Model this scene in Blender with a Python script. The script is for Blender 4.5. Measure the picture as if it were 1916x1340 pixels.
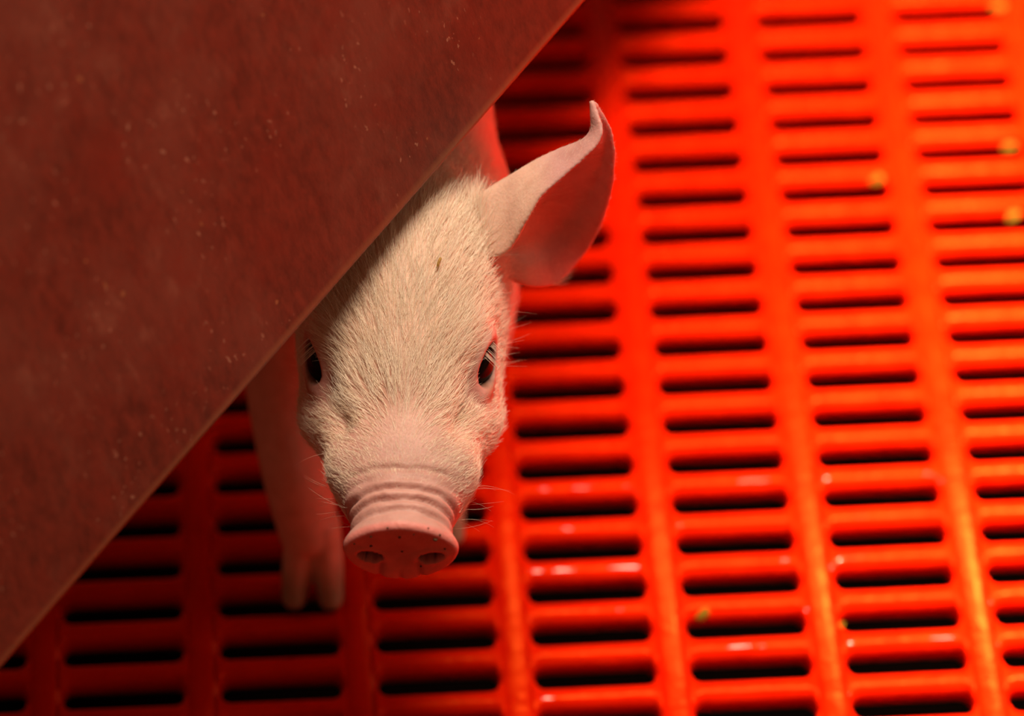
import bpy, bmesh, math, random
import numpy as np
from mathutils import Matrix, Vector

random.seed(7); rng = np.random.default_rng(7)
for o in list(bpy.data.objects): bpy.data.objects.remove(o)
scene = bpy.context.scene
COL = scene.collection

# ------------------------------------------------------------------ camera
YAW = 0.0803
cam = bpy.data.cameras.new('camera'); cam_o = bpy.data.objects.new('camera', cam); COL.objects.link(cam_o)
cr = Vector((0.99775457, -0.06568, 0.01311351)); cu = Vector((0.04006563, 0.74220797, 0.66897091)); cd = Vector((0.05367096, 0.66694338, -0.7431729))
cam_o.matrix_world = Matrix(((cr.x, cu.x, -cd.x, -.1486), (cr.y, cu.y, -cd.y, -1.2336), (cr.z, cu.z, -cd.z, 1.3724), (0, 0, 0, 1)))
cam.sensor_width = 36; cam.lens = 8819.62 / 1916 * 36
cam.clip_start = .05; cam.clip_end = 20
cam.dof.use_dof = True; cam.dof.focus_distance = 1.610; cam.dof.aperture_fstop = 4.8
scene.camera = cam_o

# ------------------------------------------------------------------ world, lamps, exposure
w = bpy.data.worlds.new('world'); scene.world = w; w.use_nodes = True
w.node_tree.nodes['Background'].inputs[0].default_value = (1.0, .34, .16, 1)
w.node_tree.nodes['Background'].inputs[1].default_value = .095
def area(name, loc, target, size, power, col):
    l = bpy.data.lights.new(name, 'AREA'); l.shape = 'DISK'; l.size = size; l.energy = power; l.color = col
    o = bpy.data.objects.new(name, l); COL.objects.link(o); o.location = loc
    o.rotation_euler = (Vector(target) - Vector(loc)).to_track_quat('-Z', 'Y').to_euler()
    return o
def spot(name, loc, target, radius, power, col, angle, blend):
    l = bpy.data.lights.new(name, 'SPOT'); l.shadow_soft_size = radius; l.energy = power; l.color = col; l.spot_size = math.radians(angle); l.spot_blend = blend
    o = bpy.data.objects.new(name, l); COL.objects.link(o); o.location = loc
    o.rotation_euler = (Vector(target) - Vector(loc)).to_track_quat('-Z', 'Y').to_euler()
    return o
spot('brooder_lamp', (.60, .05, 1.28), (.45, .02, 0), .10, 880, (1, .70, .46), 42, 1.0)
area('ceiling_lamp', (.05, .13, 1.45), (-.04, -.10, 0), .50, 23.5, (1, .77, .57))
area('side_fill', (1.8, .05, 1.0), (0, 0, .1), .8, 3, (1, .72, .50))  # unseen fill added at the right to lift the panel
vs = scene.view_settings
vs.view_transform = 'Standard'; vs.look = 'None'; vs.gamma = 1; vs.use_curve_mapping = False; vs.exposure = 0.0

# ------------------------------------------------------------------ helpers
def tag(o, label=None, cat=None, group=None, kind=None):
    for k, v in (('label', label), ('category', cat), ('group', group), ('kind', kind)):
        if v: o[k] = v
    return o
def link(name, data, parent=None, mat=None):
    o = bpy.data.objects.new(name, data); COL.objects.link(o)
    if parent: o.parent = parent
    if mat and data is not None and not data.materials: data.materials.append(mat)
    return o
def mesh(name, v, f, smooth=True):
    m = bpy.data.meshes.new(name); m.from_pydata([tuple(map(float, p)) for p in v], [], f); m.update()
    if smooth: m.polygons.foreach_set('use_smooth', [True] * len(m.polygons))
    return m
class N:
    """tiny node helper"""
    def __init__(s, name):
        s.m = bpy.data.materials.new(name); s.m.use_nodes = True; s.t = s.m.node_tree; s.b = s.t.nodes['Principled BSDF']
    def new(s, typ, **kw):
        n = s.t.nodes.new(typ)
        for k, v in kw.items():
            if k.startswith('i_'):
                key = k[2:]; key = int(key) if key.isdigit() else key.replace('_', ' ')
                n.inputs[key].default_value = v
            else: setattr(n, k, v)
        return n
    def l(s, a, b): s.t.links.new(a, b)
    def ramp(s, src, *stops):
        r = s.new('ShaderNodeValToRGB'); e = r.color_ramp.elements
        while len(e) < len(stops): e.new(.5)
        for q, (p, c) in zip(e, stops): q.position = p; q.color = (*c, 1) if len(c) == 3 else c
        s.l(src, r.inputs[0]); return r.outputs[0]
    def mix(s, fac, a, b, mode='MIX'):
        n = s.new('ShaderNodeMix', data_type='RGBA', blend_type=mode)
        for k, x in ((0, fac), (6, a), (7, b)):
            if hasattr(x, 'is_output'): s.l(x, n.inputs[k])
            else: n.inputs[k].default_value = x if k == 0 else (*x, 1)
        return n.outputs[2]
    def bump(s, h, strength, dist):
        n = s.new('ShaderNodeBump'); n.inputs['Strength'].default_value = strength; n.inputs['Distance'].default_value = dist
        s.l(h, n.inputs['Height']); s.l(n.outputs[0], s.b.inputs['Normal'])

# ------------------------------------------------------------------ materials
def mat_plastic(name='red_plastic', damp_on=True):
    n = N(name); tc = n.new('ShaderNodeNewGeometry')
    no = n.new('ShaderNodeTexNoise', i_Scale=90., i_Detail=4.); n.l(tc.outputs['Position'], no.inputs['Vector'])
    c = n.ramp(no.outputs[0], (.35, (.76, .011, .0005)), (.7, (.82, .0155, .0006)))
    no2 = n.new('ShaderNodeTexNoise', i_Scale=420., i_Detail=2.); n.l(tc.outputs['Position'], no2.inputs['Vector'])
    dirt = n.ramp(no2.outputs[0], (.70, (0, 0, 0)), (.76, (1, 1, 1)))
    n.l(n.mix(dirt, c, (.55, .02, .003)) if False else c, n.b.inputs['Base Color'])
    r = n.ramp(no.outputs[0], (.3, (.24,) * 3), (.75, (.42,) * 3)); n.l(r, n.b.inputs['Roughness']); n.b.inputs['Specular IOR Level'].default_value = .4; n.b.inputs['Specular Tint'].default_value = (1, .20, .01, 1)
    mw = n.new('ShaderNodeMapping'); mw.inputs['Scale'].default_value = (.45, 1, 1); n.l(tc.outputs['Position'], mw.inputs[0])
    wet = n.new('ShaderNodeTexNoise', i_Scale=150., i_Detail=2.); n.l(mw.outputs[0], wet.inputs['Vector'])
    sx = n.new('ShaderNodeSeparateXYZ'); n.l(tc.outputs['Position'], sx.inputs[0])
    mr = n.new('ShaderNodeMapRange', i_From_Min=-.05, i_From_Max=-.11); n.l(sx.outputs['Y'], mr.inputs[0])          # the front of the pen is damp
    damp = n.mix(1., n.ramp(wet.outputs[0], (.60, (0, 0, 0)), (.65, (1, 1, 1))), n.ramp(mr.outputs[0], (0, (0, 0, 0)), (1, (1, 1, 1))), 'MULTIPLY')
    mx = n.new('ShaderNodeMapRange', i_From_Min=-.11, i_From_Max=-.03); n.l(sx.outputs['X'], mx.inputs[0])
    damp = n.mix(1., damp, n.ramp(mx.outputs[0], (0, (0, 0, 0)), (1, (1, 1, 1))), 'MULTIPLY')
    if damp_on: n.l(damp, n.b.inputs['Coat Weight']); n.b.inputs['Coat Roughness'].default_value = .07
    no3 = n.new('ShaderNodeTexNoise', i_Scale=160., i_Detail=3.); n.l(tc.outputs['Position'], no3.inputs['Vector'])
    n.bump(no3.outputs[0], .25, .002)
    return n.m
def mat_panel():
    n = N('brown_panel'); tc = n.new('ShaderNodeNewGeometry')
    P = tc.outputs['Position']
    def stretched(sc, zf, scale, det, rough=.5):
        mp = n.new('ShaderNodeMapping'); mp.inputs['Scale'].default_value = (sc, sc, sc * zf); n.l(P, mp.inputs[0])
        q = n.new('ShaderNodeTexNoise', i_Scale=scale, i_Detail=det, i_Roughness=rough); n.l(mp.outputs[0], q.inputs['Vector']); return q.outputs[0]
    st = stretched(1, .38, 260, 6., .65); big = stretched(1, .7, 26, 5., .6); big2 = stretched(1, .8, 38, 4., .6)
    c = n.ramp(st, (.34, (0.080, 0.013, 0.005)), (.66, (0.165, 0.025, 0.011)))
    c = n.mix(n.ramp(big, (.42, (0, 0, 0)), (.64, (.9,) * 3)), c, (0.161, 0.038, 0.021))
    c = n.mix(n.ramp(big2, (.50, (0, 0, 0)), (.72, (.7,) * 3)), c, (0.161, 0.015, 0.005))
    scuff = n.mix(1., n.ramp(stretched(1, .45, 130, 3., .6), (.54, (0, 0, 0)), (.70, (.6,) * 3)), n.ramp(big, (.42, (0, 0, 0)), (.6, (1, 1, 1))), 'MULTIPLY')
    c = n.mix(scuff, c, (0.225, 0.074, 0.043))
    gate = n.ramp(stretched(1, .8, 34, 2.), (.48, (0, 0, 0)), (.60, (1, 1, 1)))
    spk = n.mix(1., n.ramp(stretched(1, .5, 520, 2.), (.665, (0, 0, 0)), (.71, (.9,) * 3)), gate, 'MULTIPLY')
    c = n.mix(spk, c, (0.322, 0.148, 0.092))
    c = n.mix(n.ramp(stretched(1, .9, 210, 1.), (.785, (0, 0, 0)), (.805, (.8,) * 3)), c, (0.302, 0.115, 0.043))
    we = n.new('ShaderNodeAttribute', attribute_name='pale_edge'); c = n.mix(n.ramp(we.outputs['Fac'], (.3, (0, 0, 0)), (1, (.8,) * 3)), c, (.26, .100, .042))
    n.l(c, n.b.inputs['Base Color']); n.b.inputs['Roughness'].default_value = .55
    n.bump(st, .25, .0008)
    return n.m
def mat_skin():
    n = N('piglet_skin'); at = n.new('ShaderNodeAttribute', attribute_name='tone')
    tc = n.new('ShaderNodeTexCoord')
    no = n.new('ShaderNodeTexNoise', i_Scale=160., i_Detail=5.); n.l(tc.outputs['Object'], no.inputs['Vector'])
    c = n.mix(1., at.outputs['Color'], n.ramp(no.outputs[0], (.3, (.86, .80, .78)), (.7, (1, 1, 1))), 'MULTIPLY')
    n.l(c, n.b.inputs['Base Color']); n.b.inputs['Roughness'].default_value = .5
    n.b.inputs['Subsurface Weight'].default_value = .35; n.b.inputs['Subsurface Radius'].default_value = (1, .35, .2)
    n.b.inputs['Subsurface Scale'].default_value = .0035
    n.b.inputs['Specular IOR Level'].default_value = .4
    fi = n.new('ShaderNodeTexNoise', i_Scale=900., i_Detail=3.); n.l(tc.outputs['Object'], fi.inputs['Vector'])
    n.bump(fi.outputs[0], .35, .0006)
    return n.m
def mat_plain(name, col, rough=.5, noise=None, **kw):
    n = N(name); tc = n.new('ShaderNodeTexCoord')
    no = n.new('ShaderNodeTexNoise', i_Scale=noise or 200., i_Detail=3.); n.l(tc.outputs['Object'], no.inputs['Vector'])
    a = tuple(x * .75 for x in col); n.l(n.ramp(no.outputs[0], (.3, a), (.7, col)), n.b.inputs['Base Color'])
    n.b.inputs['Roughness'].default_value = rough
    for k, v in kw.items(): n.b.inputs[k.replace('_', ' ')].default_value = v
    return n.m
def mat_hair(name, ca, cb):
    n = N(name); hi = n.new('ShaderNodeHairInfo')
    n.l(n.ramp(hi.outputs['Random'], (0, ca), (1, cb)), n.b.inputs['Base Color'])
    n.b.inputs['Roughness'].default_value = .42; n.b.inputs['Specular IOR Level'].default_value = .5
    n.b.inputs['Transmission Weight'].default_value = .0
    return n.m
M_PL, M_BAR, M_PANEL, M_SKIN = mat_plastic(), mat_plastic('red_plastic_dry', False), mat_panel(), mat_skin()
M_EYE = mat_plain('dark_eye', (.010, .005, .004), .10, None, Specular_IOR_Level=.1)
M_FUR = mat_hair('blond_fur', (.86, .70, .52), (1.0, .93, .80))
M_LASH = mat_hair('white_lash', (.95, .86, .70), (1, .95, .85))
M_CRUMB = mat_plain('feed_crumb', (.20, .12, .010), .9, 600, Specular_IOR_Level=.05)
M_DIRT = mat_plain('dark_dirt', (.10, .045, .015), .8, 900)
M_STRAW = mat_plain('straw', (.42, .24, .05), .7, 900)
M_PIT = mat_plain('shaded_pit_concrete', (.002, .0012, .001), .9, 20, Specular_IOR_Level=0.)  # near-black colour, so the slots read as deep shade

# ------------------------------------------------------------------ floor: moulded slat floor over a dark pit
CP, RP = .058, .0202
floor = link('floor', None); tag(floor, 'red slatted plastic floor', kind='structure')
def profile_mesh(name, stations, prof):
    """stations: (x, extra half width); prof: half profile (y, z) from crown down; closed underneath"""
    v, f = [], []
    k = len(prof); full = 2 * k - 1
    for x, e in stations:
        ring = [(-(y + e * (y > 0)), z) for y, z in prof[::-1]] + [(y + e * (y > 0), z) for y, z in prof[1:]]
        v += [(x, y, z) for y, z in ring]
    for i in range(len(stations) - 1):
        a, b = i * full, (i + 1) * full
        for j in range(full):
            j2 = (j + 1) % full; f.append((a + j, a + j2, b + j2, b + j))
    f.append(tuple(range(full))[::-1]); f.append(tuple(range(len(v) - full, len(v))))
    m = mesh(name, v, f); bm = bmesh.new(); bm.from_mesh(m); bmesh.ops.recalc_face_normals(bm, faces=bm.faces); bm.to_mesh(m); bm.free()
    m.polygons[len(m.polygons) - 1].use_smooth = False; m.polygons[len(m.polygons) - 2].use_smooth = False
    return m
SP = [(0, 0), (.0013, -.00012), (.0024, -.0005), (.0034, -.0013), (.0042, -.0025), (.0047, -.0041), (.0048, -.0058), (.0037, -.0092), (.0014, -.0130)]
BP = [(0, 0), (.0026, -.00015), (.0042, -.0006), (.0055, -.0016), (.0064, -.0032), (.0068, -.0055), (.0062, -.011), (.0036, -.022)]
HL = CP / 2 - .0052; fr = .0042; st = []
for e in (0, .0004, .0011, .0021, .0034, .0050): 
    q = max(0., fr - max(0, e - .0012)); st.append((-HL + e, fr - math.sqrt(max(0, fr * fr - q * q))))
st += [(-x, e) for x, e in st[::-1]]
slat_mesh = profile_mesh('slat', st, SP); slat_mesh.materials.append(M_PL)
bar_mesh = profile_mesh('bar', [(-.505, 0), (.505, 0)], BP); bar_mesh.materials.append(M_BAR)
YOFF = .0026 + RP / 2
rest_v, rest_f = [], []
sv = np.array([p.co for p in slat_mesh.vertices]); sf = [tuple(p.vertices) for p in slat_mesh.polygons]
for c in range(-13, 12):
    for i in range(-16, 34):
        x, y = (c + .5) * CP, -(i - 9) * RP + YOFF
        if -6 <= c <= 4 and -2 <= i <= 20:
            o = link('slat', slat_mesh, floor); o.location = (x, y, 0)
        elif abs(c + .5) < 12 :
            b = len(rest_v); rest_v += [tuple(p) for p in sv + (x, y, 0)]; rest_f += [tuple(b + k for k in q) for q in sf]
tag(link('outer_slats', mesh('outer_slats', rest_v, rest_f), floor, M_PL), kind='stuff')
for c in range(-12, 12):
    o = link('support_bar', bar_mesh, floor); o.location = (c * CP, .0225, 0); o.rotation_euler.z = math.pi / 2
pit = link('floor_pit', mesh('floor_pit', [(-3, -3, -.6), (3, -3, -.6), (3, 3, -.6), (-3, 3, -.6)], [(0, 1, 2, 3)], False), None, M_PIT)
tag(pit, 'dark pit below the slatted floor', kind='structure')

# ------------------------------------------------------------------ brown panel, tilted on its corner in a vertical plane
A = Vector((-0.03022, -0.04013, 0.22880)); B = Vector((-0.23608, -0.27866, 0.16942))
TILT = math.radians(22)                     # leans back over the piglet
ex = (A - B).normalized(); nrm = (Matrix.Rotation(-TILT, 3, ex) @ ex.cross(Vector((0, 0, 1)))).normalized(); ez = nrm.cross(ex).normalized()
if ez.z < 0: ez = -ez
corner = B - ex * (B.z / ex.z)              # where the lower edge meets the floor
L_, H_, TH = (A - corner).length + .38, .62, .005
def panel_mesh():
    # rounded lower edge: extrude a profile (height, depth) along the edge
    r = TH / 2; prof = [(r - r * math.cos(a), -r * math.sin(a)) for a in np.linspace(-math.pi / 2, math.pi / 2, 9)]
    prof = [(H_, r), (.006, r)] + prof + [(.006, -r), (H_, -r)]
    v, f = [], []
    for t in np.linspace(0, L_, 12):
        for h, dn in prof: v.append(ex * t + ez * h + nrm * dn)
    k = len(prof)
    for i in range(11):
        for j in range(k): f.append((i * k + j, i * k + (j + 1) % k, (i + 1) * k + (j + 1) % k, (i + 1) * k + j))
    f.append(tuple(range(k))); f.append(tuple(range(11 * k, 12 * k))[::-1])
    m = mesh('panel', v, f); bm = bmesh.new(); bm.from_mesh(m); bmesh.ops.recalc_face_normals(bm, faces=bm.faces)
    for e in bm.edges:
        if len(e.link_faces) == 2 and e.calc_face_angle() > 1: e.smooth = False
    bm.to_mesh(m); bm.free()
    pale_edge = [1. if q.co.dot(ez) < .004 else 0. for q in m.vertices]  # marks the paler strip along the lower edge
    m.attributes.new('pale_edge', 'FLOAT', 'POINT').data.foreach_set('value', pale_edge); return m
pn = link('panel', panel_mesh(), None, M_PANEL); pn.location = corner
tag(pn, 'large brown scuffed panel slanting across the picture in front of the piglet', 'panel')

# ------------------------------------------------------------------ piglet (local millimetres: x to the piglet's left, y back, z up from the snout centre)
piglet = link('piglet', None); piglet.location = (-.10337, -.22101, 0); piglet.rotation_euler.z = -YAW
tag(piglet, 'pale pink piglet with blond fur poking its head out from under the brown panel', 'piglet')
K = .907
def catmull(P, t):
    P = np.asarray(P, float); n = len(P); t = np.clip(t, 0, n - 1 - 1e-9); i = int(t); s = t - i
    p0, p1, p2, p3 = P[max(i - 1, 0)], P[i], P[min(i + 1, n - 1)], P[min(i + 2, n - 1)]
    return .5 * (2 * p1 + (p2 - p0) * s + (2 * p0 - 5 * p1 + 4 * p2 - p3) * s * s + (3 * p1 - p0 - 3 * p2 + p3) * s ** 3)
# y, half width, top, bottom, widest height, centre x
ST = [(-1.2, 15, 9, -12, 0, 0), (-1.0, 20.0, 12.6, -16.0, 0, 0), (.0, 21.4, 13.9, -17.2, 0, 0), (2.2, 21.5, 14.3, -17.2, 0, 0), (5, 20.0, 13.8, -16.8, 0, 0), (9, 18.9, 13.6, -17, 0, 0),
      (14, 19.2, 14.5, -19, 0, 0), (21, 21.5, 15.8, -21, 0, 0), (30, 25, 17.2, -23, 0, 0), (42, 27.5, 19.4, -25, -1, 0), (55, 30, 22.6, -28, -3, 0), (68, 33.5, 28, -31, -3, 0),
      (80, 37, 36, -34, -2, 0), (95, 40, 44.5, -37, 0, 0), (110, 41.3, 51, -39, 3, 0), (125, 41, 55, -41, 5, 0), (140, 40, 55, -44, 5, -1), (158, 39, 51, -50, 3, -5),
      (178, 44, 52, -60, 0, -10), (203, 50, 58, -68, -4, -17), (243, 56, 68, -72, -4, -28), (300, 60, 74, -74, -2, -46), (370, 60, 72, -72, 0, -72), (430, 53, 64, -52, 6, -98), (468, 36, 50, -18, 16, -114), (484, 12, 32, 8, 20, -120)]
NA = 96
def sstep(a, b, x): t = np.clip((x - a) / (b - a), 0, 1); return t * t * (3 - 2 * t)
TURN = lambda y: -3.0 * float(sstep(15, 95, y) * (1 - sstep(120, 165, y)))
def trunk():
    v, f = [], []; P = np.array(ST, float); ts = np.linspace(0, len(ST) - 1, 230)
    for t in ts:
        y, hw, top, bot, zc, cx = catmull(P, t); cx += TURN(y); hw *= 1 - .03 * float(sstep(60, 90, y) * (1 - sstep(140, 160, y)))
        for k in range(NA):
            a = 2 * math.pi * k / NA; c, s = math.cos(a), math.sin(a); n = 1.85 + .4 * float(sstep(3, 16, y))
            x = hw * math.copysign(abs(c) ** (2 / n), c); z = zc + (top - zc if s > 0 else zc - bot) * math.copysign(abs(s) ** (2 / n), s)
            v.append(((cx + x) * K, y * K, z * K))
    m = len(ts)
    for i in range(m - 1):
        for k in range(NA): f.append((i * NA + k, i * NA + (k + 1) % NA, (i + 1) * NA + (k + 1) % NA, (i + 1) * NA + k))
    v.append((0, -1.3 * K, -1 * K)); v.append((-121 * K, 488 * K, 20 * K))
    for k in range(NA):
        f.append((len(v) - 2, (k + 1) % NA, k)); f.append((len(v) - 1, (m - 1) * NA + k, (m - 1) * NA + (k + 1) % NA))
    return v, f
def tube(pts, sub=8, na=28, flat=(1, 1)):
    """pts: (x, y, z, radius); closed tube with round ends"""
    P = np.array(pts, float); ts = np.linspace(0, len(P) - 1, (len(P) - 1) * sub + 1); q = np.array([catmull(P, t) for t in ts])
    d = np.gradient(q[:, :3], axis=0); d /= np.linalg.norm(d, axis=1)[:, None]
    rings = []
    def ring(c, dd, r):
        ref = np.array([1., 0, 0]); a = ref - dd * (ref @ dd); a /= np.linalg.norm(a); b = np.cross(dd, a)
        return [tuple(c + r * (flat[0] * math.cos(2 * math.pi * k / na) * a + flat[1] * math.sin(2 * math.pi * k / na) * b)) for k in range(na)]
    for s in (.05, .35, .7, .92): rings.append(ring(q[0, :3] - d[0] * q[0, 3] * math.sqrt(1 - s * s) * .8, d[0], q[0, 3] * s))
    for i in range(len(q)): rings.append(ring(q[i, :3], d[i], q[i, 3]))
    for s in (.92, .7, .35, .05): rings.append(ring(q[-1, :3] + d[-1] * q[-1, 3] * math.sqrt(1 - s * s) * .8, d[-1], q[-1, 3] * s))
    v = [p for r in rings for p in r]; f = []
    for i in range(len(rings) - 1):
        for k in range(na): f.append((i * na + k, i * na + (k + 1) % na, (i + 1) * na + (k + 1) % na, (i + 1) * na + k))
    f.append(tuple(range(na))[::-1]); f.append(tuple(range(len(v) - na, len(v)))); return v, f
LIP = [(22, 106, 30), (33.5, 103, 36.5), (40.2, 105.3, 50.4), (44.6, 109.2, 57.9), (51.8, 112.9, 64.0), (58.9, 116.4, 69.8), (64.3, 119.8, 74.3), (65.7, 123.9, 77.9), (62.6, 132.1, 82.6)]
RIDGE = [(14, 116, 36), (26.9, 124.2, 44.5), (36.4, 127.8, 49.1), (45.7, 130.4, 54.1), (54.0, 131.1, 58.8), (60.1, 128.9, 64.9), (62.5, 128.4, 72.6), (62.0, 130.1, 78.1), (61.5, 133.2, 82.2)]
REAR = [(24, 114, 18), (40.7, 115.4, 7.0), (51.1, 123.2, 0.5), (58.6, 130.0, 4.0), (64.4, 132.5, 13.0), (68.8, 133.0, 29.6), (70.7, 132.0, 48.9), (69.5, 133.2, 66.1), (63.7, 133.0, 80.7)]
BACK = np.array([0, .669, -.743])
EAR_PTS = []
def ear(side):
    nu, nv = 60, 44; mid = np.zeros((nu, nv, 3))
    for i in range(nu):
        t = i / (nu - 1) * 8; l, r, e = (catmull(Q, t) for Q in (LIP, RIDGE, REAR)); fade = min(1, (8 - t) / 3)
        m1 = (l + r) / 2 + np.array([0, .5, 1]) * 3.0 * fade; m2 = (r + e) / 2 + BACK * 7 * fade
        m3 = r * .2 + e * .8 + BACK * 2 * fade
        for j in range(nv): mid[i, j] = catmull([l, m1, r, m2, m3, e], j / (nv - 1) * 5)
    EAR_PTS[:] = [tuple(p) for p in mid[6:].reshape(-1, 3)]
    du = np.gradient(mid, axis=0); dv = np.gradient(mid, axis=1); n = np.cross(du, dv); n /= np.linalg.norm(n, axis=2)[..., None] + 1e-9
    tt = np.linspace(1.5, .8, nu)[:, None, None]; edge = np.sin(np.linspace(0, math.pi, nv))[None, :, None] ** .25 * .55 + .45
    a, b = mid + n * tt * edge, mid - n * tt * edge
    if side < 0: a[..., 0] *= -1; b[..., 0] *= -1
    v = [tuple(p) for p in a.reshape(-1, 3)] + [tuple(p) for p in b.reshape(-1, 3)]; o = nu * nv; f = []
    I = lambda i, j: i * nv + j
    for i in range(nu - 1):
        for j in range(nv - 1):
            f.append((I(i, j), I(i, j + 1), I(i + 1, j + 1), I(i + 1, j))); f.append((o + I(i, j), o + I(i + 1, j), o + I(i + 1, j + 1), o + I(i, j + 1)))
    for i in range(nu - 1):
        for j in (0, nv - 1): f.append((I(i, j), I(i + 1, j), o + I(i + 1, j), o + I(i, j)))
    for j in range(nv - 1):
        for i in (0, nu - 1): f.append((I(i, j), I(i, j + 1), o + I(i, j + 1), o + I(i, j)))
    return v, f
def leg(sx, pts, hoof):
    """leg chain plus two toes and a dew claw stub"""
    out = [tube(pts)]
    hx, hy = hoof
    for s in (-1, 1):
        out.append(tube([(hx + s * 4, hy + 8, -118, 7.5), (hx + s * 5.5, hy + 2, -134, 7), (hx + s * 6.8, hy - 5, -145.2, 5.6)], flat=(.85, 1.15)))
    out.append(tube([(hx, hy + 12, -124, 4), (hx, hy + 17, -130, 3)]))
    return out
shapes = [trunk(), ear(1), ear(-1)]
shapes += leg(-1, [(-26, 188, 12, 26), (-40, 174, -24, 26), (-46, 157, -56, 20), (-45.5, 137, -82, 15.5), (-42, 118, -102, 13), (-38, 108, -122, 11)], (-36.5, 101))
shapes += leg(1, [(0, 188, 12, 26), (13, 176, -24, 25), (19, 163, -56, 19), (17, 150, -82, 14.5), (12, 141, -102, 12), (9, 138, -122, 10.5)], (8, 133))
shapes += leg(-1, [(-84, 372, 14, 34), (-102, 362, -18, 36), (-115, 354, -54, 25), (-119, 372, -84, 15), (-117, 390, -100, 12), (-116, 382, -122, 10.5)], (-116, 376))
shapes += leg(1, [(-80, 376, 14, 34), (-66, 370, -18, 36), (-57, 364, -54, 25), (-53, 384, -84, 15), (-52, 402, -100, 12), (-52, 394, -122, 10.5)], (-52, 388))
shapes.append(tube([(-108 + 0, 434, 26, 6), (-112, 448, 24, 4.5), (-118, 456, 14, 3.6), (-110, 462, 8, 3), (-104, 456, 14, 2.4), (-110, 450, 20, 2)], na=12))
v, f = [], []
for a, b in shapes:
    k = len(v); v += a; f += [tuple(k + q for q in p) for p in b]
raw = mesh('raw', v, f); bm = bmesh.new(); bm.from_mesh(raw)
bmesh.ops.recalc_face_normals(bm, faces=bm.faces); bm.to_mesh(raw); bm.free()
tmp = link('tmp', raw); md = tmp.modifiers.new('r', 'REMESH'); md.mode = 'VOXEL'; md.voxel_size = .8
sm = tmp.modifiers.new('s', 'SMOOTH'); sm.factor = .5; sm.iterations = 5
bm_ = bpy.data.meshes.new_from_object(tmp.evaluated_get(bpy.context.evaluated_depsgraph_get()))
bpy.data.objects.remove(tmp); body_m = bm_; body_m.name = 'body'; body_m.materials.clear()
nv_ = len(body_m.vertices); co = np.empty(nv_ * 3); body_m.vertices.foreach_get('co', co); co = co.reshape(-1, 3)
ed = np.empty(len(body_m.edges) * 2, int); body_m.edges.foreach_get('vertices', ed); ed = ed.reshape(-1, 2); deg = np.bincount(ed.ravel(), minlength=nv_)[:, None]
soft = ((co[:, 1] > 138) & (co[:, 2] > -95) & (co[:, 2] < 40) & ~((np.abs(co[:, 0]) > 50) & (co[:, 1] < 150)))
soft = np.where(soft, .6, 0.)[:, None]
for _ in range(70):                          # melt the legs into the trunk
    acc = np.stack([np.bincount(ed[:, 0], co[ed[:, 1], k], nv_) + np.bincount(ed[:, 1], co[ed[:, 0], k], nv_) for k in range(3)], 1) / np.maximum(deg, 1)
    co = co + soft * (acc - co)
body_m.vertices.foreach_set('co', co.ravel()); body_m.update()
nr = np.empty(nv_ * 3); body_m.vertices.foreach_get('normal', nr); nr = nr.reshape(-1, 3)
print('BODY verts', nv_)
# ---- sculpted detail, all in the piglet's own space (millimetres)
def sstep(a, b, x): t = np.clip((x - a) / (b - a), 0, 1); return t * t * (3 - 2 * t)
def gauss(c, s, p=None): 
    q = ((co if p is None else p) - np.array(c)) / np.array(s); return np.exp(-(q * q).sum(1))
X, Y, Z = co.T; AX = np.abs(X); head = 1 - sstep(120, 140, Y)
off = np.zeros(nv_)
for sx in (-1, 1):
    off += 3.0 * gauss((sx * 28, 78, 24), (9, 9, 8))            # brow
    off -= 4.0 * gauss((sx * 24.5 - 2, 58, 13), (5.5, 10, 7))           # tear trough
    off += 3.0 * gauss((sx * 20.5, 32, 5), (8, 9, 9))             # muzzle pad
    off += 4.6 * gauss((sx * 31 - 2, 62, -9), (8, 14, 12))         # cheek
    off -= 3.4 * gauss((sx * 20 - 1, 45, 11), (4.5, 6.5, 6))
off += 2.0 * gauss((-1.5, 58, 22), (10, 16, 9)) 
rise = sstep(-6, 7, Z)
wob = .9 * np.sin(X * .35 + 1) + .5 * np.sin(X * .9)
for y0, d, wd, k in ((7.2, 1.3, .9, 1), (11.5, 1.8, .95, .95), (15.5, 1.7, .95, .75), (23.2, .8, .85, .2), (19.2, .35, .8, .3)):
    wob = .9 * np.sin(X * .35 + y0) + .6 * np.sin(X * .8 + 2.3 * y0) + .3 * np.sin(X * 1.7 + 1.1 * y0); yy = Y - y0 - wob * .28 + .004 * X * X * k
    lim = 1 - sstep(10 + 14 * k, 16 + 16 * k, AX + 0 * Z)
    d = d * (.9 + .18 * np.sin(X * .45 + 3.1 * y0)); off += -d * np.exp(-(yy / wd) ** 2) * rise * lim + .4 * d * np.exp(-((yy - 2.6) / 1.5) ** 2) * rise * lim
off *= head
co2 = co + nr * off[:, None]
# nostrils and disc
face = (Y < 2.0) & (nr[:, 1] < -.2)
disc = np.zeros(nv_)
for sx in (-1, 1):
    dx = (X - sx * 10.2) * -sx; dz = Z + 2.6
    a = .35; u_ = dx * math.cos(a) - dz * math.sin(a) * 1; v_ = dx * math.sin(a) + dz * math.cos(a)
    q = (u_ / 4.1) ** 2 + (v_ / 2.2) ** 2
    disc += 9 * (1 - sstep(.55, 1.25, q)) - .5 * np.exp(-((np.sqrt(q) - 1.35) / .3) ** 2)
    disc += .9 * np.exp(-((X - sx * 6.5 + sx * .12 * (Z + 9)) / 1.2) ** 2) * (1 - sstep(-6, -3, Z)) * 1.0     # fold under the nostril
disc += 1.2 * np.exp(-(X / 7) ** 2 - ((Z + 1) / 6) ** 2) * .5 + .8 * np.exp(-(X / .8) ** 2) * (1 - sstep(-14, -8, Z))
co2[:, 1] += disc * face
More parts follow.
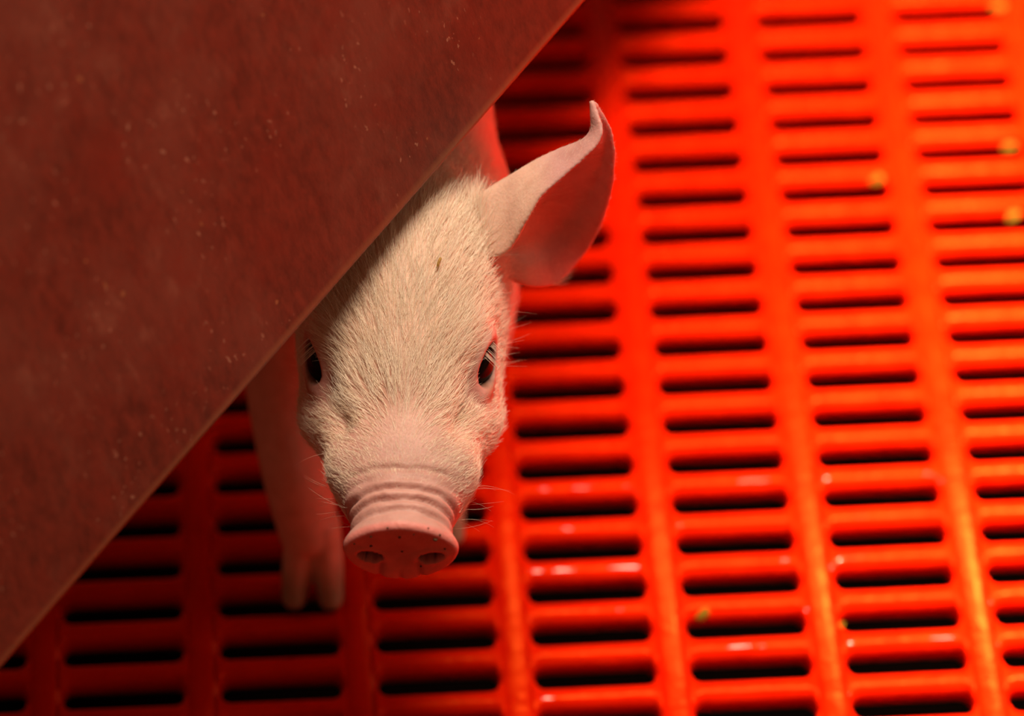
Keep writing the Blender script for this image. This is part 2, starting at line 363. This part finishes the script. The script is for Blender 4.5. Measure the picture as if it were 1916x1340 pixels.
# mouth line below the snout
mz = Z + 15.5 + .02 * Y; co2 -= nr * (1.6 * np.exp(-(mz / .9) ** 2) * (Y > 3) * (1 - sstep(40, 52, Y)))[:, None]
# eyes
EYES = []
for sx in (-1, 1):
    c = np.array([sx * 29.6 - 2.2, 72.5, 13.2]); n = np.array([sx * .80, -.42, .42]); n /= np.linalg.norm(n)
    i = np.argmin(((co - c) ** 2).sum(1)); c = co[i].copy()
    t1 = np.array([sx * .80, .40, .75]); t1 -= n * (t1 @ n); t1 /= np.linalg.norm(t1); t2 = np.cross(n, t1) * sx      # t1 along the slit (inner corner to upper outer corner)
    q = co - c; a = q @ t1; b = q @ t2; h = q @ n; near = (np.abs(h) < 14) & (Y < 100) & (X * sx > 10)
    bb = b / (3.9 - .035 * a * a * .8); e = np.sqrt((a / 8.3) ** 2 + (b / 4.9) ** 2)
    push = -5.5 * (1 - sstep(.72, 1.02, e)) + .8 * np.exp(-((e - 1.25) / .28) ** 2) - .6 * np.exp(-((e - 1.85) / .3) ** 2)
    co2 += n[None] * (push * near * (e < 3))[:, None]
    EYES.append((sx, c, n, t1, t2))
body_m.vertices.foreach_set('co', (co2 / 1000 + np.array([0, 0, .15])).ravel()); body_m.update()
body_m.polygons.foreach_set('use_smooth', [True] * len(body_m.polygons))
# ---- skin tones (own colours, with some shade and bounce painted in)
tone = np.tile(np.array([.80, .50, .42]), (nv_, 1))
def blend(col, m):
    global tone
    tone = tone * (1 - m[:, None]) + np.array(col) * m[:, None]
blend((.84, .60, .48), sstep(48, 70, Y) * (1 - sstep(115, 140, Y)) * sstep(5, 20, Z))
blend((.46, .27, .19), .9 * gauss((-2, 58, 22), (17, 15, 14)))  # brownish tint between the eyes, darkened further for weaker light there
blend((.54, .31, .27), (1 - sstep(26, 50, Y)))  # nose bridge coloured darker in place of dimmer light
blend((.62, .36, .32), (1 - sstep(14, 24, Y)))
blend((.80, .30, .27), (1 - sstep(.5, 2.5, Y)))  # pinker disc, reddened further to stand in for floor bounce
blend((.66, .39, .37), sstep(40, 52, X) * sstep(95, 105, Y) * (1 - sstep(150, 160, Y)))
for sx, c, n, t1, t2 in EYES:
    q = co - c; a = q @ t1; b = q @ t2; e = np.sqrt((a / 8.3) ** 2 + (b / 4.9) ** 2)
    blend((.66, .34, .30), .8 * (1 - sstep(1.1, 2.2, e)) * (np.abs(q @ n) < 12))
    blend((.50, .22, .19), .8 * gauss((sx * 24 - 2, 62, 13), (5.5, 8, 7)))  # pinker skin beside the eye, with the trough's shade painted in
    blend((.05, .025, .02), (1 - sstep(.85, 1.1, e)) * (np.abs(q @ n) < 12))  # shade inside the eye socket, painted into the skin
    blend((.40, .17, .08), .7 * gauss(c + t1 * -7 - np.array([0, 0, 4.]) + np.array([sx * 3., 0, 0]), (4, 4, 3)))
blend((.42, .33, .24), 1 - sstep(-140, -126, Z))
blend((.02, .004, .004), np.where(face, np.clip(disc / 3, 0, 1), 0))  # nostril darkness painted in, stronger with depth
spots = rng.uniform((-19, -4), (19, 12), (16, 2))
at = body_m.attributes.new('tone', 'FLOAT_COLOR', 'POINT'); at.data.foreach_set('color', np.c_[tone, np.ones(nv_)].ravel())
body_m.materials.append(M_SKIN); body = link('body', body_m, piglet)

def sphere(name, r, seg=32, rings=20):
    m = bpy.data.meshes.new(name); bm = bmesh.new(); bmesh.ops.create_uvsphere(bm, u_segments=seg, v_segments=rings, radius=r); bm.to_mesh(m); bm.free()
    m.polygons.foreach_set('use_smooth', [True] * len(m.polygons)); return m
eye_m = sphere('eye', .0090); eye_m.materials.append(M_EYE)
for sx, c, n, t1, t2 in EYES:
    o = link('eye', eye_m, piglet); o.location = (c - n * 8.5) / 1000 + np.array([0, 0, .15]); o['label'] = 'glossy dark eye'

# ------------------------------------------------------------------ hair, as real strands
body_m.calc_loop_triangles(); nt = len(body_m.loop_triangles); tri = np.empty(nt * 3, int); body_m.loop_triangles.foreach_get('vertices', tri); tri = tri.reshape(-1, 3)
body_m.vertices.foreach_get('normal', (nb := np.empty(nv_ * 3))); nb = nb.reshape(-1, 3)
tc_ = co2[tri].mean(1); ar = .5 * np.linalg.norm(np.cross(co2[tri[:, 1]] - co2[tri[:, 0]], co2[tri[:, 2]] - co2[tri[:, 0]]), axis=1)
def eye_e(p):
    m = np.full(len(p), 99.)
    for sx, c, n, t1, t2 in EYES:
        q = p - c; e = np.sqrt((q @ t1 / 8.3) ** 2 + (q @ t2 / 4.9) ** 2); e[np.abs(q @ n) > 12] = 99; m = np.minimum(m, e)
    return m
def flow(p):
    x, y, z = p.T; d = np.zeros_like(p)
    d[:, 1] = 1; out = np.clip(x / 30, -1.3, 1.3); d[:, 0] = .38 * out * sstep(20, 60, y) + .9 * out * sstep(.55, 1, np.abs(x) / 36) ; d[:, 2] = -.15
    sn = (1 - sstep(40, 58, y)); d[:, 0] += sn * np.sign(x) * np.clip(np.abs(x) / 12, 0, 1) * .9
    ch = (1 - sstep(-2, 10, z)) * sstep(25, 35, y); d[:, 0] += ch * np.sign(x) * .4; d[:, 2] -= ch * .3
    return d
def strands(name, tris_p, n, length, rad, lift, mat, npt=5, curl=.12, jit=.22, parent=piglet):
    pick = rng.choice(nt, n, p=tris_p / tris_p.sum()); r1 = np.sqrt(rng.random(n))[:, None]; r2 = rng.random(n)[:, None]; t = tri[pick]
    wts = (1 - r1, r1 * (1 - r2), r1 * r2); p = sum(wv * co2[t[:, k]] for k, wv in enumerate(wts)); nn = sum(wv * nb[t[:, k]] for k, wv in enumerate(wts)); nn /= np.linalg.norm(nn, axis=1)[:, None]
    d = flow(p); d /= np.linalg.norm(d, axis=1)[:, None]
    clump = np.stack([np.sin(p[:, 0] * .9 + p[:, 1] * .23), np.sin(p[:, 1] * .31 + 2), np.sin(p[:, 0] * .7 + 4)], 1) * .10
    d = d + rng.normal(0, jit, d.shape) + clump; d -= nn * (d * nn).sum(1)[:, None]; d /= np.linalg.norm(d, axis=1)[:, None] + 1e-9
    L = (length(p) if callable(length) else length) * rng.uniform(.65, 1.15, n); li = lift * rng.uniform(.6, 1.4, n)
    s = np.linspace(0, 1, npt); g = rng.normal(0, curl, d.shape)
    pts = p[:, None] + L[:, None, None] * (s[None, :, None] * d[:, None] + (s - .55 * s ** 2)[None, :, None] * (nn * li[:, None])[:, None] + (s ** 2)[None, :, None] * g[:, None])
    pts = pts / 1000 + np.array([0, 0, .15])
    return make_hair(name, pts, rad, mat, parent)
def make_hair(name, pts, rad, mat, parent):
    n, npt = pts.shape[:2]
    h = bpy.data.hair_curves.new(name); h.add_curves([npt] * n)
    h.attributes['position'].data.foreach_set('vector', pts.astype(np.float32).ravel())
    ra = h.attributes.get('radius') or h.attributes.new('radius', 'FLOAT', 'POINT')
    pr = np.linspace(1, .25, npt)[None] * np.broadcast_to(np.asarray(rad, float).reshape(-1, 1), (n, npt)); ra.data.foreach_set('value', pr.astype(np.float32).ravel())
    h.materials.append(mat); o = bpy.data.objects.new(name, h); COL.objects.link(o); o.parent = parent; o['kind'] = 'stuff'; return o
tx, ty, tz = tc_.T; em = eye_e(tc_); skin_ok = sstep(1.4, 2.1, em)
for sx in (-1, 1): skin_ok = skin_ok * (1 - .75 * gauss((sx * 24 - 2, 63, 14), (5, 7, 7), tc_))
from mathutils.kdtree import KDTree
kd = KDTree(len(EAR_PTS)); [kd.insert(p, i) for i, p in enumerate(EAR_PTS)]; kd.balance()
earzone = np.zeros(nt); cand = np.where((np.abs(tx) > 24) & (ty > 92) & (ty < 152) & (tz > 2))[0]
dist = np.array([kd.find((abs(tx[k]), ty[k], tz[k]))[2] for k in cand]); earzone[cand] = 1 - sstep(2.0, 3.2, dist)
bridge = np.exp(-(tx / 13) ** 2) * (1 - sstep(34, 48, ty))
hd = sstep(14, 30, ty) * (1 - sstep(150, 165, ty)) * (1 - .85 * bridge) * (1 - earzone) * skin_ok
ln = lambda p: (.35 + .65 * sstep(1.6, 3.6, eye_e(p))) * (2.6 + 10.5 * sstep(33, 56, p[:, 1]) * (.35 + .65 * sstep(2, 16, p[:, 2]))) * (1 - .35 * sstep(110, 150, p[:, 1]))
strands('fur', ar * hd * sstep(-38, -25, tz), 27000, ln, .000068, .27, M_FUR, npt=6, jit=.15)
strands('cheek_fur', ar * hd * (1 - sstep(8, 20, tz)) * (tz > -38), 13000, 4.2, .000042, .3, M_FUR, npt=4)
strands('body_fur', ar * sstep(140, 165, ty) * (1 - earzone) * (tz > -120), 9000, 4.5, .00004, .3, M_FUR, npt=4)
strands('ear_fuzz', ar * earzone, 4000, 1.3, .000022, .35, M_FUR, npt=4)
strands('muzzle_fuzz', ar * (1 - sstep(30, 50, ty)) * sstep(16, 24, ty) * (tz > -15), 5000, 1.6, .00003, .5, M_FUR, npt=4)
# whiskers and lashes
def whisk(name, seeds, mat, rad, parent=piglet):
    pts = []
    for p, d, L, bend in seeds:
        p, d, bend = (np.array(q, float) for q in (p, d, bend)); d /= np.linalg.norm(d); s = np.linspace(0, 1, 7)[:, None]
        pts.append(p + L * (s * d + s ** 2 * bend))
    return make_hair(name, np.array(pts) / 1000 + np.array([0, 0, .15]), rad, mat, parent)
def snap(p): return co2[np.argmin(((co2 - np.array(p)) ** 2).sum(1))]
seeds = []
for sx in (-1, 1):
    for k in range(11):
        p = snap((sx * rng.uniform(17, 27), rng.uniform(12, 40), rng.uniform(-14, 2)))
        seeds.append((p, (sx * 1, rng.uniform(-.2, .5), rng.uniform(-.5, .2)), rng.uniform(7, 15), (0, rng.uniform(-.1, .3), rng.uniform(-.6, .3))))
    for k in range(14):
        p = snap((sx * 35, rng.uniform(70, 100), rng.uniform(-6, 26)))
        seeds.append((p, (sx * 1, rng.uniform(-.1, .6), rng.uniform(-.2, .35)), rng.uniform(6, 13), (0, .2, rng.uniform(-.35, .1))))
whisk('whiskers', seeds, M_FUR, .00003)
seeds = []
for sx, c, n, t1, t2 in EYES:
    for k in range(22):
        a = rng.uniform(1.8, 8.2); s_ = math.sqrt(max(0, 1 - (a / 8.8) ** 2)); sd = 1 if rng.random() < .75 else .6
        up = t2 if t2[2] > -t2[2] else -t2
        p = c + t1 * a * 1.05 + up * 5.2 * s_ * sd - n * .2
        seeds.append((p, n * .9 - up * .35 - np.array([0, .35, .35]), rng.uniform(4.5, 7.5), -up * .25 - np.array([0, 0, .4])))
whisk('eyelashes', seeds, M_LASH, .000075)

# ------------------------------------------------------------------ small loose things
def lump(name, r, seed, flat=(1, 1, 1)):
    g = np.random.default_rng(seed); m = bpy.data.meshes.new(name); bm = bmesh.new(); bmesh.ops.create_icosphere(bm, subdivisions=2, radius=1)
    ph = g.uniform(0, 6, 3)
    for q in bm.verts:
        k = 1 + .22 * math.sin(3 * q.co.x + ph[0]) * math.sin(4 * q.co.y + ph[1]) + .15 * math.sin(5 * q.co.z + ph[2]) + g.normal(0, .05)
        q.co = Vector((q.co.x * flat[0], q.co.y * flat[1], q.co.z * flat[2])) * k * r
    bm.to_mesh(m); bm.free(); return m
CRUMBS = [    # x, y, z, size, label
    (0.1682, 0.1863, -.0008, 0.0042, 'yellowish feed crumb on the slats at the top right corner'),
    (0.1614, 0.1039, -.0008, 0.0038, 'blurred feed crumb on a slat near the right edge, upper of two'),
    (0.1050, 0.0882, -.0008, 0.0036, 'yellowish feed crumb at the end of a slat beside a support bar'),
    (0.1578, 0.0650, -.0008, 0.0034, 'blurred feed crumb on a slat near the right edge, lower of two'),
    (0.0136, -0.1338, -.0008, 0.0042, 'tan feed crumb on the slats in the lower right foreground'),
    (0.0645, -0.1420, -.0008, 0.0022, 'tiny tan crumb at a slot corner in the lower right foreground'),
]
for k, (x, y, z, r, lab) in enumerate(CRUMBS):
    m = lump('feed_crumb', r * .75, 20 + k, (1.15, .62, .38)); m.materials.append(M_CRUMB); o = link('feed_crumb', m); o.location = (x, y, z); o.rotation_euler = (.35, 0, .2 * k)
    tag(o, lab, 'crumb', 'feed crumbs on the slats')
# straw flake lying on the forehead fur
p = snap((8.0, 95, 37)); k = np.argmin(((co2 - p) ** 2).sum(1)); fl = lump('straw_flake', .0012, 5, (.5, 1.7, .3)); fl.materials.append(M_STRAW)
fo = link('straw_flake', fl); bpy.context.view_layer.update()
fo.location = piglet.matrix_world @ Vector((p + nb[k] * 2.6) / 1000 + np.array([0, 0, .15])); fo.rotation_euler = (.5, 0, -.45)
tag(fo, 'tiny brown straw flake lying on the forehead fur of the piglet', 'straw flake')
# dirt specks stuck to the snout
v, f = [], []
for px, pz, r in ((-.5, 7.6, .45), (11.4, 6.8, .75), (13.0, 7.6, .4), (-10, 7.4, .4), (-10.4, 3.0, .5), (.2, -.4, .4), (4.2, 9.4, .35), (14.5, 2.2, .4), (-15.6, 3.4, .35), (7.5, -8.5, .4), (-4, 11, .3), (9, 10.5, .3)):
    p = snap((px, .3, pz)); m = lump('speck', r, int(px * 7 + 200), (1, 1, .8)); b = len(v)
    v += [np.array(q.co) + p for q in m.vertices]; f += [tuple(b + i for i in q.vertices) for q in m.polygons]; bpy.data.meshes.remove(m)
so = link('snout_dirt', mesh('snout_dirt', np.array(v) / 1000 + np.array([0, 0, .15]), f), piglet, M_DIRT); so['kind'] = 'stuff'; so['label'] = 'dark dirt specks on the snout rim'
